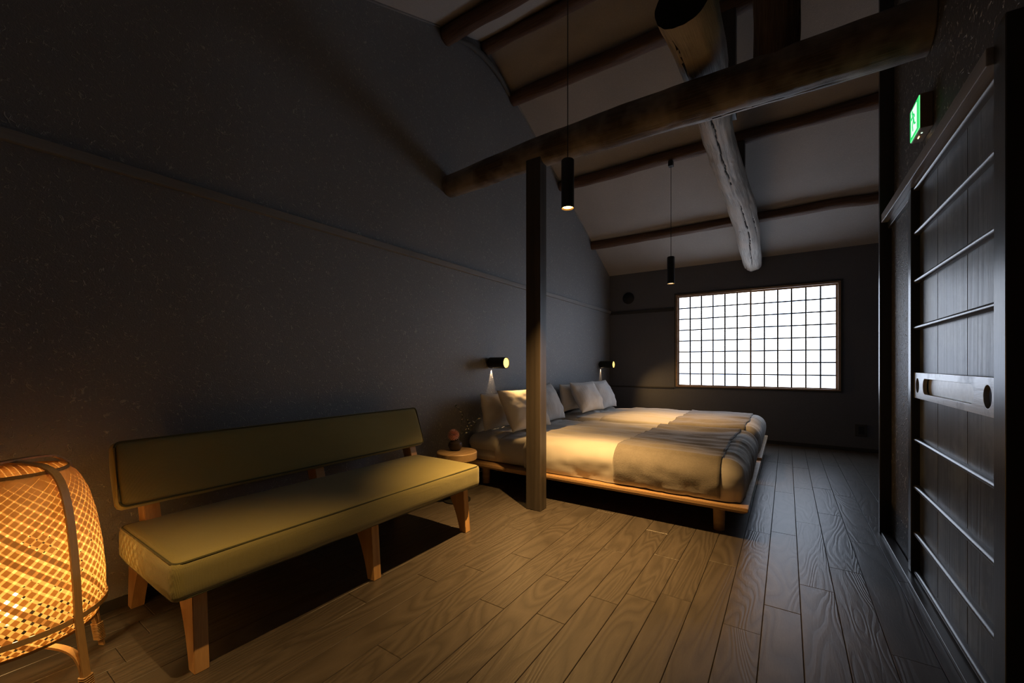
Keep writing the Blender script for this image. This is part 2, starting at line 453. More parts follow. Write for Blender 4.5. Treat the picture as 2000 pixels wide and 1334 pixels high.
# picture rails, ledge, junction trims
struct(box('trim_5', XW, XW + .030, YB, YF, 1.872, 1.915, M['trim'], None, 0.003))
struct(box('trim_6', XW + .022, WX0 - .03, YF - .022, YF, 1.850, 1.895, M['trim_dark'], None, 0.003))
struct(box('trim_7', XW, WX0 - .03, YF - .012, YF, 0.690, 0.712, M['trim_dark'], None, 0.002))
for k, (ya, yb) in enumerate(((1.0, 2.50), (3.66, 5.65))):
    struct(prism('trim_%d' % (8 + k), [(ya, zc(ya) - .012), (yb, zc(yb) - .012), (yb, zc(yb)), (ya, zc(ya))], 'x', XW, XW + .012, M['trim']))
struct(box('baseboard_left', XW, XW + .010, YB, YF, 0, 0.045, M['trim_dark'], None, 0.002))
struct(box('baseboard_far', XW + .010, XE, YF - .010, YF, 0, 0.045, M['trim_dark'], None, 0.002))

# floor with individual boards
fl = bmesh.new(); add_box(fl, XW - .1, XE + .1, YB - .1, YF + .1, -.06, -.014)
floor = struct(obj('floor', fl, M['sub']))
BW = 0.1325
joints = {(0.049, -1): [3.061, 2.109], (0.049, 0): [2.399, 3.349, 4.265], (0.049, 1): [2.687, 3.627],
          (0.049, 2): [2.003], (0.049, -2): [1.864], (0.049, -3): [2.418], (0.049, -5): [2.33, 1.86]}
cache = {}
def board(L, wd, x, y):
    key = (round(L, 2), round(wd, 3))
    if key not in cache:
        bm = bmesh.new(); w2 = wd / 2 - .0008; l2 = key[0] / 2 - .0008
        add_box(bm, -w2, w2, -l2, l2, -.014, 0)
        ed = [e for e in bm.edges if all(v.co.z > -.001 for v in e.verts)]
        bmesh.ops.bevel(bm, geom=ed, offset=.0016, segments=1, affect='EDGES')
        o = obj('floor_board', bm, M['floor'], floor); cache[key] = o.data
    else:
        o = bpy.data.objects.new('floor_board', cache[key]); C.objects.link(o); o.parent = floor
    o.location = (x, y, 0)
rnd = random.Random(3)
col = -19
while True:
    xl = 0.049 + col * BW; xr = xl + BW
    if xl > XE: break
    x0, x1 = max(xl, XW), min(xr, XE)
    if x0 < 0.44 < x1 or (x0 >= .40 and x0 < .46): pass
    cuts = sorted(joints.get((0.049, col), []))
    ystart = YB if x0 < 0.50 else 3.42
    y = YF
    ys = [YF]
    top = cuts[-1] if cuts else None
    fixed = sorted(cuts, reverse=True)
    while y > ystart + .01:
        L = rnd.choice([0.90, 0.95, 1.2, 0.75, 1.05, 1.35])
        ny = y - L
        if fixed:
            if abs(ny - fixed[0]) < 0.5 or ny < fixed[0]:
                ny = fixed.pop(0)
        if ny < ystart + .35: ny = ystart
        ys.append(ny); y = ny
    for ya, yb in zip(ys, ys[1:]):
        if x1 - x0 > .01: board(ya - yb, x1 - x0, (x0 + x1) / 2, (ya + yb) / 2)
    col += 1
# door sill track
struct(box('trim_10', 0.484, 0.528, 1.70, 3.38, 0.0005, 0.016, M['door_bar'], None, 0.002))

# ------------------------------------------------------------ window
win = struct(empty('window_1', (0, YF, 0)))
def wbox(name, x0, x1, y0, y1, z0, z1, m, par, bev=.0015):
    o = box(name, x0, x1, y0, y1, z0, z1, m, par, bev); return o
fw_ = 0.026
for nm, a in (('window_frame', (WX0, WX1, -.02, .07, WZ1 - fw_, WZ1)), ('window_frame', (WX0, WX1, -.02, .07, WZ0, WZ0 + fw_ * .7)),
              ('window_frame', (WX0, WX0 + fw_, -.019, .069, WZ0, WZ1)), ('window_frame', (WX1 - fw_, WX1, -.019, .069, WZ0, WZ1))):
    wbox(nm, *a, M['winwood'], win)
cs = .02
for a in ((WX0 - cs, WX1 + cs, WZ1, WZ1 + cs), (WX0 - cs, WX0, WZ0 - cs, WZ1), (WX1, WX1 + cs, WZ0 - cs, WZ1), (WX0, WX1, WZ0 - cs, WZ0)):
    wbox('casing', a[0], a[1], -.012, 0, a[2], a[3], M['trim_dark'], win)
def shoji(x0, x1, y0):
    s = empty('shoji_screen', (0, y0, 0)); s.parent = win
    z0, z1 = WZ0 + fw_ * .7, WZ1 - fw_; st = .020
    wbox('stile', x0, x0 + st, 0, .022, z0, z1, M['winwood'], s); wbox('stile', x1 - st, x1, 0, .022, z0, z1, M['winwood'], s)
    wbox('screen_rail', x0 + st, x1 - st, 0, .022, z0, z0 + .014, M['winwood'], s); wbox('screen_rail', x0 + st, x1 - st, 0, .022, z1 - .018, z1, M['winwood'], s)
    a0, a1, b0, b1 = x0 + st, x1 - st, z0 + .014, z1 - .018
    for k in range(1, 6):
        x = a0 + (a1 - a0) * k / 6; wbox('lattice_bar', x - .0075, x + .0075, .002, .0115, b0, b1, M['kumiko'], s, 0)
    for k in range(1, 8):
        z = b0 + (b1 - b0) * k / 8; wbox('lattice_bar', a0, a1, .0035, .0135, z - .0070, z + .0070, M['kumiko'], s, 0)
    wbox('paper', a0, a1, .0150, .0165, b0, b1, M['paper'], s, 0)
xm = -0.412
shoji(WX0 + fw_, xm + .012, .002); shoji(xm - .012, WX1 - fw_, .030)
# exterior glass pane behind the paper
gl = NT('window_glass'); gl.b.inputs['Transmission Weight'].default_value = 1.0; gl.rough(0.05); gl.col((0.9, 0.95, 1.0))
wbox('glass_pane', WX0 + fw_, WX1 - fw_, .075, .079, WZ0, WZ1, gl.m, win, 0)

# ------------------------------------------------------------ sliding door
door = struct(empty('door_1', (0.53, 0, 0)))
DY0, DY1 = 1.79, 2.845
for a in ((DY1 - .055, DY1), (1.776, DY0)):
    box('stile', -.020, .030, a[0], a[1], 0.018, 1.925, M['door_frame'], door, .004)
ys = [DY0, 2.148, 2.50, DY1 - .055]
for i in range(3):
    box('door_board', .012, .026, ys[i] + .0015, ys[i + 1] - .0015, .03, 1.92, M['door_board'], door, .0015, 1)
def bar(z, h=.022, m=M['door_bar']):
    bm = bmesh.new(); y0, y1 = DY0 + .002, DY1 - .057
    pts = [(.012, -h / 2), (-.002, -h / 2), (-.010, -h / 4), (-.012, 0), (-.010, h / 4), (-.002, h / 2), (.012, h / 2)]
    A = [bm.verts.new((p[0], y0, z + p[1])) for p in pts]; B = [bm.verts.new((p[0], y1, z + p[1])) for p in pts]
    bm.faces.new(A); bm.faces.new(B[::-1])
    for i in range(len(pts)): bm.faces.new((A[i], A[(i + 1) % 7], B[(i + 1) % 7], B[i]))
    autosmooth(obj('door_bar', bm, m, door), 50)
for z in (1.696, 1.460, 1.231, .680, .446, .218): bar(z)
bar(1.912, .014); bar(.030, .022)
def plate():
    cu = bpy.data.curves.new('pull', 'CURVE'); cu.dimensions = '2D'; cu.fill_mode = 'BOTH'; cu.extrude = .006; cu.bevel_depth = .0008
    def poly(pts):
        s = cu.splines.new('POLY'); s.points.add(len(pts) - 1); s.use_cyclic_u = True
        for p, q in zip(s.points, pts): p.co = (q[0], q[1], 0, 1)
    L0, L1, z0, z1 = DY0 + .002, DY1 - .057, .888, 1.010
    poly([(L0, z0), (L1, z0), (L1, z1), (L0, z1)])
    zc_ = (z0 + z1) / 2
    def ell(cy, ry, rz): poly([(cy + ry * math.cos(a * PI / 12), zc_ + rz * math.sin(a * PI / 12)) for a in range(24)])
    ell(1.895, .034, .038); ell(2.725, .030, .036)
    sl = []
    for a in range(13): t = -PI / 2 + a * PI / 12; sl.append((2.60 + .036 * math.cos(t) * .9, zc_ + .036 * math.sin(t)))
    for a in range(13): t = PI / 2 + a * PI / 12; sl.append((2.04 + .036 * math.cos(t) * .9, zc_ + .036 * math.sin(t)))
    poly(sl)
    tmp = bpy.data.objects.new('tmp', cu); C.objects.link(tmp)
    dg = bpy.context.evaluated_depsgraph_get()
    me = bpy.data.meshes.new_from_object(tmp.evaluated_get(dg)); bpy.data.objects.remove(tmp)
    me.materials.clear(); me.materials.append(M['plate'])
    # curve plane (x,y) -> (y,z)
    me.transform(Matrix(((0, 0, 1, 0), (1, 0, 0, 0), (0, 1, 0, 0), (0, 0, 0, 1))))
    me.name = 'pull_rail'
    o = bpy.data.objects.new('pull_rail', me); C.objects.link(o); o.parent = door; o.location = (-.002, 0, 0)
    o['label'] = 'worn silvery pull rail with oval cut-outs'
    box('slot_back', .0095, .0115, 2.02, 2.63, zc_ - .040, zc_ + .040, M['slot'], door)  # added panel, paler than the boards, so the slot looks shiny
    for cy, ry in ((1.895, .036), (2.725, .032)):
        bm = bmesh.new(); vs = [bm.verts.new((.0105, cy + ry * math.cos(a * PI / 12), zc_ + .040 * math.sin(a * PI / 12))) for a in range(24)]
        v2 = [bm.verts.new((.0118, v.co.y, v.co.z)) for v in vs]; bm.faces.new(vs); bm.faces.new(v2[::-1])
        for i in range(24): bm.faces.new((vs[i], vs[(i + 1) % 24], v2[(i + 1) % 24], v2[i]))
        obj('finger_recess', bm, M['vent'], door)
plate()

# ------------------------------------------------------------ exit sign
sg = empty('exit_sign', (XR, 2.66, 2.20)); tag(sg, 'lit green exit sign box mounted on the dark wall above the sliding door', 'exit sign')
box('sign_case', -.043, 0, -.084, .084, -.078, .078, M['sign_case'], sg, .003)
box('face_rim', -.046, -.0432, -.080, .080, -.074, .074, M['sign_edge'], sg)
box('face_panel', -.0475, -.0462, -.077, .077, -.071, .071, M['sign_green'], sg)
box('white_field', -.0490, -.0477, -.048, .048, -.060, .060, M['sign_white'], sg)
def man():
    bm = bmesh.new(); X0, X1 = -.0505, -.0492
    def pl(pts):
        pts = [(p[0], p[1]) for p in pts]
        A = [bm.verts.new((X0, p[0], p[1])) for p in pts]; B = [bm.verts.new((X1, p[0], p[1])) for p in pts]
        bm.faces.new(A); bm.faces.new(B[::-1]); n = len(pts)
        for i in range(n): bm.faces.new((A[i], A[(i + 1) % n], B[(i + 1) % n], B[i]))
    def limb(a, b, w0, w1):
        d = Vector((b[0] - a[0], b[1] - a[1])); d.normalize(); nx, ny = -d.y, d.x
        pl([(a[0] + nx * w0, a[1] + ny * w0), (a[0] - nx * w0, a[1] - ny * w0), (b[0] - nx * w1, b[1] - ny * w1), (b[0] + nx * w1, b[1] + ny * w1)])
    pl([(.018 + .009 * math.cos(a * PI / 8), .042 + .009 * math.sin(a * PI / 8)) for a in range(16)])
    limb((.012, .032), (-.002, .002), .009, .007)
    limb((.012, .028), (.032, .014), .0035, .003); limb((.032, .014), (.038, .026), .003, .0025)
    limb((.008, .028), (-.014, .022), .0035, .003); limb((-.014, .022), (-.022, .006), .003, .0025)
    limb((0, .004), (.018, -.018), .006, .005); limb((.018, -.018), (.010, -.045), .005, .004)
    limb((-.003, .004), (-.014, -.020), .006, .005); limb((-.014, -.020), (-.036, -.028), .005, .004)
    obj('running_figure', bm, M['sign_green'], sg)
man()
box('test_button', -.030, -.024, -.03, -.024, -.0805, -.0775, M['sign_white'], sg)
box('glow_tab', -.030, -.027, .01, .03, -.0805, -.0775, M['glow'], sg)  # small tab under the case; its glow is put into the material

# ------------------------------------------------------------ posts and beams
pst = struct_post = box('timber_post', -1.581, -1.462, 2.546, 2.640, 0, 2.535, M['post'], None, .004)
tag(pst, 'dark square timber post standing between the bench and the beds', 'post')
yb_ = 2.62
bmz = log('tie_beam', [(XW + .002, yb_, 2.565), (-2.0, yb_, 2.585), (-1.5, yb_, 2.605), (-.95, yb_, 2.606), (-.34, yb_, 2.598), (.13, yb_, 2.598), (XR - .002, yb_, 2.60)],
          [.088, .095, .102, .112, .117, .121, .122], M['beam'], 200, 110, .006, 1,
          cracks=((-PI / 2 - .45, .52, .68, .07, .014, .25), (-PI / 2 - .1, .60, .93, .05, .008, -.3), (-2.2, .12, .3, .05, .010, .2), (-2.4, .70, .85, .05, .010, .2)))
tag(bmz, 'thick dark round log beam crossing the room above the square post', 'beam')
g = log('bent_log_rafter', [(-.43, 2.16, 2.86), (-.415, 2.62, 2.85), (-.450, 3.45, 2.87), (-.455, 4.25, 2.86), (-.40, 5.2, 2.72), (-.385, 5.85, 2.54), (-.385, 6.38, 2.40)],
        [.134, .125, .112, .118, .130, .122, .106], M['grey_log'], 220, 128, .012, 4,
        cracks=((-PI / 2 - .05, .16, .58, .060, .024, .5), (-PI / 2 + .25, .54, .98, .05, .020, -.35), (-2.2, .0, .3, .05, .016, .3), (-.7, .60, .80, .04, .012, .3)),
        knots=((.22, -1.2, .035, .014), (.43, -2.1, .03, .014), (.44, -.9, .03, .012), (.33, -.3, .03, .012), (.7, -1.9, .04, .014)), endmat=M['log_end'])
tag(g, 'pale grey weathered log curving down over the dark beam to the window wall', 'beam')
s = log('log_strut', [(-.052, yb_, 2.66), (-.050, yb_, 3.1), (-.05, yb_, 3.850)], [.100, .112, .118], M['strut'], 60, 80, .010, 6, cracks=((-1.3, 0, .8, .05, .012, .1),))
tag(s, 'stout brown log strut standing upright on top of the thick log beam', 'post')
s = box('square_strut', -.432, -.325, 3.55, 3.65, 2.965, 3.775, M['post'], None, .003)
tag(s, 'dark square strut rising from the grey log to the purlin above the thick beam', 'post')
s = box('square_strut', -.452, -.345, 4.63, 4.73, 2.935, 3.25, M['post'], None, .003)
tag(s, 'short dark square strut right of the grey log, under the second purlin from the window', 'post')
def purlin(y, z, r, x1, seed, label):
    n = 8; xs = [XW + .002 + (x1 - XW) * i / n for i in range(n + 1)]
    rr = random.Random(seed)
    o = log('roof_purlin', [(x, y + rr.uniform(-.008, .008), z + rr.uniform(-.010, .010)) for x in xs], [r * rr.uniform(.92, 1.08) for _ in xs], M['purlin'], 90, 24, .008, seed,
            cracks=((-PI / 2 + .4, .25, .6, .08, .010, .5), (-PI / 2 - .5, .55, .9, .07, .008, -.4)))
    tag(o, label, 'beam', 'round purlins under the sloping ceiling')
purlin(5.72, 2.805, .060, XE, 11, 'brown round purlin under the ceiling nearest the window wall')
purlin(4.68, 3.310, .064, XE, 12, 'brown round purlin carrying the far pendant lamp mount')
purlin(3.60, 3.830, .066, XE, 13, 'brown round purlin seen just above the thick beam')
purlin(3.12, 4.055, .056, XR, 14, 'dark thin ridge purlin at the top of the ceiling')
purlin(2.57, 3.825, .062, XR, 15, 'brown round purlin nearest the viewer at the top of the picture')
cv = log('curved_wall_brace', [(XW + .012, 2.70, 3.875), (XW + .02, 2.85, 3.930), (XW + .022, 3.06, 3.955), (XW + .022, 3.25, 3.935), (XW + .02, 3.42, 3.885), (XW + .012, 3.53, 3.835)],
         [.014, .022, .027, .027, .022, .014], M['dark_grey_log'], 40, 20, .003, 21)
tag(cv, 'short curved grey timber against the left wall just below the ridge', 'beam')

# ------------------------------------------------------------ pendant lamps
def pendant(x, y, zb, ztop, power, label, mount=None):
    t = empty('pendant_lamp', (x, y, zb)); tag(t, label, 'lamp', 'black cylinder pendant lamps')
    R, H = .0385, .292
    lathe('lamp_body', [(.0345, .028), (.0365, .0), (R, 0), (R, H - .006), (R - .005, H), (0, H)], M['black_metal'], t)
    lathe('reflector', [(.0360, .0015), (.022, .034), (0, .036)], M['reflector'], t, 28)
    lathe('bulb', [(0, .006), (.027, .007), (.030, .012), (.020, .020), (0, .022)], M['glow'], t, 16)
    tube('cord', [(0, 0, H), (0, 0, ztop - zb)], .0026, M['cord'], t, 8)
    if mount: box('ceiling_mount', -.024, .024, -.030, .030, ztop - zb - mount, ztop - zb, M['black_metal'], t, .004)
    spot('pendant_light', (0, 0, .003), (0, 0, -1), power, 77, 1.0, .012, WARM, t)
pendant(-1.095, 2.24, 1.988, 3.74, PEND_W, 'black cylinder pendant lamp hanging in front of the log beam near the post')
pendant(-1.045, 4.66, 1.925, 3.25, PEND_W * .34, 'black cylinder pendant lamp hanging left of the window over the beds', .055)
pendant(-1.080, 0.30, 1.988, 2.93, PEND_W * .26, 'black cylinder pendant lamp above the near end of the bench')

# ------------------------------------------------------------ wall sconces
def sconce(y, z, L, label):
    t = empty('wall_sconce', (XW, y, z)); tag(t, label, 'lamp', 'bronze reading lamps on the left wall')
    lathe('back_plate', [(0, 0), (.030, 0), (.030, .012), (0, .012)], M['bronze'], t, 28, 'x')
    b = lathe('lamp_body', [(.020, .010), (.050, .014), (.054, .020), (.054, L), (.050, L), (.048, L - .02), (0, L - .021)], M['bronze'], t, 36, 'x')
    lathe('light_disc', [(0, L - .018), (.040, L - .018), (.046, L - .012), (.046, L - .004), (0, L - .002)], M['sconce_glow'], t, 32, 'x')
    spot('sconce_light', (L + .012, 0, 0), (1, 0, -.75), SCONCE_W, 110, .9, .03, WARM, t)
    spot('sconce_downlight', (.009, 0.036, -.050), (-.04, 0.0, -1), SCONCE_W * .26, 42, .5, .002, (1, .68, .40), t)
sconce(3.190, 1.066, .205, 'bronze cylinder wall lamp above the nearer bed, left of the post')
sconce(6.02, 1.050, .225, 'bronze cylinder wall lamp above the farther bed, by the corner')

# ------------------------------------------------------------ vent and outlet
v = empty('wall_vent', (-2.09, YF, 2.10)); tag(v, 'black round vent cover high on the window wall near the corner', 'vent')
def ydisc(name, prof, m, par):
    o = lathe(name, prof, m, None, 32); o.data.transform(Matrix.Rotation(PI / 2, 4, 'X')); o.parent = par; return o
ydisc('vent_flange', [(0, 0), (.090, 0), (.090, .010), (.078, .016), (0, .016)], M['vent'], v)
ydisc('vent_cap', [(0, .018), (.060, .018), (.066, .030), (.050, .040), (0, .042)], M['vent'], v)
u = empty('wall_outlet', (.740, YF, .258)); tag(u, 'small brown wall outlet low on the window wall at right', 'outlet')
box('outlet_frame', -.055, .055, -.010, 0, -.072, .072, M['outlet'], u, .003)
box('outlet_insert', -.024, .024, -.013, -.009, -.045, .045, M['outlet_in'], u, .002)

# ------------------------------------------------------------ bench
bn = empty('bench', (-1.9, 1.255, 0)); tag(bn, 'long olive green upholstered bench with splayed wooden legs along the wall', 'bench')
def soft_box(bm, c, size, r, res, bulge=.0, M4=None, crown=.012):
    sx, sy, sz = (s / 2 for s in size)
    nx, ny, nz = (max(2, int(2 * s / res)) for s in (sx, sy, sz))
    vd = {}
    def V(i, j, k):
        key = (i, j, k)
        if key in vd: return vd[key]
        p = Vector((-sx + 2 * sx * i / nx, -sy + 2 * sy * j / ny, -sz + 2 * sz * k / nz))
        q = Vector((max(-sx + r, min(sx - r, p.x)), max(-sy + r, min(sy - r, p.y)), max(-sz + r, min(sz - r, p.z))))
        d = p - q
        if d.length > 1e-9: p = q + d.normalized() * r
        cx_ = math.cos(p.x / sx * PI / 2) if sx else 1; cy_ = math.cos(p.y / sy * PI / 2); cz_ = math.cos(p.z / sz * PI / 2)
        n = d.normalized() if d.length > 1e-9 else Vector()
        f = {0: (cy_ * cz_), 1: (cx_ * cz_), 2: (cx_ ** .5 * cy_ ** .35 if cx_ > 0 and cy_ > 0 else 0)}
        ax = max(range(3), key=lambda a: abs(n[a]))
        p += n * crown * max(0, f[ax])
        p += n * .002 * noise.noise(p * 7 + Vector(c))
        if M4: p = M4 @ p
        vd[key] = bm.verts.new(p + Vector(c)); return vd[key]
    for i in range(nx):
        for j in range(ny):
            for k in (0, nz): bm.faces.new((V(i, j, k), V(i + 1, j, k), V(i + 1, j + 1, k), V(i, j + 1, k)))
    for i in range(nx):
        for k in range(nz):
            for j in (0, ny): bm.faces.new((V(i, j, k), V(i + 1, j, k), V(i + 1, j, k + 1), V(i, j, k + 1)))
    for j in range(ny):
        for k in range(nz):
            for i in (0, nx): bm.faces.new((V(i, j, k), V(i, j + 1, k), V(i, j + 1, k + 1), V(i, j, k + 1)))
    for f in bm.faces: f.smooth = True
def rrect(hx, hy, r, n=6):
    out = []
    for (cx, cy, a0) in ((hx - r, hy - r, 0), (-hx + r, hy - r, PI / 2), (-hx + r, -hy + r, PI), (hx - r, -hy + r, 1.5 * PI)):
        for k in range(n + 1):
            a = a0 + PI / 2 * k / n; out.append((cx + r * math.cos(a), cy + r * math.sin(a)))
    return out
bm = bmesh.new(); soft_box(bm, (0, 0, 0), (.575, 1.555, .130), .022, .02, crown=.010)
seat = obj('seat_cushion', bm, M['fabric'], bn, loc=(.015, 0, .356))
ring = [(a, b, .0590) for a, b in rrect(.2810, .7710, .028)]; ring.append(ring[0])
tube('seat_piping', ring, .0038, M['piping'], seat, 6)
ring = [(a, b, -.058) for a, b in rrect(.281, .771, .035)]; ring.append(ring[0])
tube('seat_piping', ring, .003, M['piping'], seat, 6)
tilt = Matrix.Rotation(math.radians(-20), 4, 'Y')
bm = bmesh.new(); soft_box(bm, (0, 0, 0), (.075, 1.585, .262), .018, .018, crown=.006)
back = obj('backrest_cushion', bm, M['fabric'], bn, loc=(-.285, .005, .612)); back.rotation_euler = (0, math.radians(-20), 0)
ring = [(.0350, a, b) for a, b in rrect(.788, .1265, .022)]; ring.append(ring[0])
tube('back_piping', ring, .0042, M['piping'], back, 6)
def curve_pts(p0, p1, p2, n=8):
    return [((1 - t) ** 2 * p0[0] + 2 * t * (1 - t) * p1[0] + t * t * p2[0], (1 - t) ** 2 * p0[1] + 2 * t * (1 - t) * p1[1] + t * t * p2[1]) for t in [i / n for i in range(n + 1)]]
for y in (-.675, .050, .735):
    fr = [(.238, 0), (.190, 0)] + curve_pts((.190, 0), (.150, .17), (.060, .262)) + [(-.02, .292), (.215, .292)]
    o = prism('front_leg', fr, 'y', y - .022, y + .022, M['legwood'], bn, .002)
    rr_ = [(-.486, 0), (-.440, 0)] + curve_pts((-.440, 0), (-.39, .14), (-.30, .262)) + [(-.24, .292), (-.470, .292)]
    prism('rear_leg', rr_, 'y', y - .022, y + .022, M['legwood'], bn, .002)
    prism('back_support', [(-.275, .290), (-.20, .290), (-.300, .60), (-.375, .68), (-.40, .68), (-.372, .56)], 'y', y - .026, y + .026, M['legwood'], bn, .002)
for x in (.150, -.200):
    box('seat_rail', x - .02, x + .02, -.70, .775, .255, .291, M['legwood'], bn, .002)

# ------------------------------------------------------------ side table, vase, flower
tb = empty('side_table', (-2.125, 2.41, 0)); tag(tb, 'small round wooden side table between the bench and the nearer bed', 'table')
lathe('table_top', [(0, .318), (.146, .318), (.154, .324), (.155, .374), (.150, .380), (0, .380)], M['tablewood'], tb, 48)
lathe('table_pedestal', [(0, 0), (.105, 0), (.105, .010), (.030, .018), (.022, .05), (.022, .300), (.060, .318), (0, .318)], M['black_metal'], tb, 36)
vs = empty('bud_vase', (-2.155, 2.425, .380)); tag(vs, 'small round dark clay vase on the side table', 'vase')
lathe('vase_body', [(0, 0), (.028, 0), (.046, .014), (.056, .038), (.050, .062), (.030, .076), (.022, .080), (.024, .086), (.019, .086), (.017, .078), (.030, .070), (0, .012)], M['vase'], vs, 32)
fl_ = empty('pink_flower', (-2.165, 2.415, .458)); tag(fl_, 'pink ball-shaped dahlia bloom in the dark vase', 'flower')
tube('stem', [(0, 0, -.06), (0, 0, .03)], .003, M['stem'], fl_, 6)
bm = bmesh.new(); rr = random.Random(5)
for i in range(130):
    ph = math.acos(1 - 2 * (i + .5) / 130); th = i * 2.39996
    d = Vector((math.sin(ph) * math.cos(th), math.sin(ph) * math.sin(th), math.cos(ph)))
    t1 = d.cross(Vector((0, 0, 1)) if abs(d.z) < .9 else Vector((1, 0, 0))).normalized(); t2 = d.cross(t1)
    c0 = Vector((0, 0, .042)); a = c0 + d * .018; b = c0 + d * .049 + t2 * .004; wv = .0075
    m1 = c0 + d * .036
    q = [a - t1 * wv * .5, a + t1 * wv * .5, m1 + t1 * wv + t2 * .002, b, m1 - t1 * wv + t2 * .002]
    vv = [bm.verts.new(p) for p in q]; w2 = [bm.verts.new(p - t2 * .0012) for p in q]
    bm.faces.new(vv); bm.faces.new(w2[::-1])
    for k in range(5): bm.faces.new((vv[k], vv[(k + 1) % 5], w2[(k + 1) % 5], w2[k]))
bl = obj('petals', bm, M['petal'], fl_); bl['kind'] = 'stuff'
sp = empty('leafy_sprig', (-2.145, 2.45, .458)); tag(sp, 'thin dark leafy sprig with pale leaf tips in the dark vase', 'plant')
def sprig(pts, seed):
    P = spline(pts, 14)
    bm = bmesh.new(); tube_bm(bm, P, .0014, 6); obj('twig', bm, M['stem'], sp)
    r = random.Random(seed)
    for i in range(5, 15, 1):
        p = P[i]; d = Vector((r.uniform(-1, 1), r.uniform(-1, 1), r.uniform(-.1, .9))).normalized(); L = r.uniform(.018, .030)
        s1 = d.cross(Vector((r.uniform(-1, 1), .3, .2))).normalized() * .0045; up = d.cross(s1).normalized()
        q = [p, p + d * L * .4 + s1 + up * .002, p + d * L, p + d * L * .4 - s1 + up * .002]
        bm = bmesh.new(); A = [bm.verts.new(x) for x in q]; B = [bm.verts.new(x - up * .0008) for x in q]
        bm.faces.new(A); bm.faces.new(B[::-1])
        for k in range(4): bm.faces.new((A[k], A[(k + 1) % 4], B[(k + 1) % 4], B[k]))
        obj('leaf', bm, M['leaf_pale'] if i % 2 else M['leaf'], sp)
sprig([(0, 0, -.05), (.01, .02, .06), (-.01, .05, .15), (.02, .03, .21), (-.03, -.01, .265)], 1)
sprig([(0, 0, -.05), (.02, .03, .03), (.05, .07, .08), (.06, .13, .12), (.07, .16, .16)], 2)
sprig([(0, 0, -.05), (.01, .03, .04), (.03, .08, .10), (.0, .10, .15)], 3)

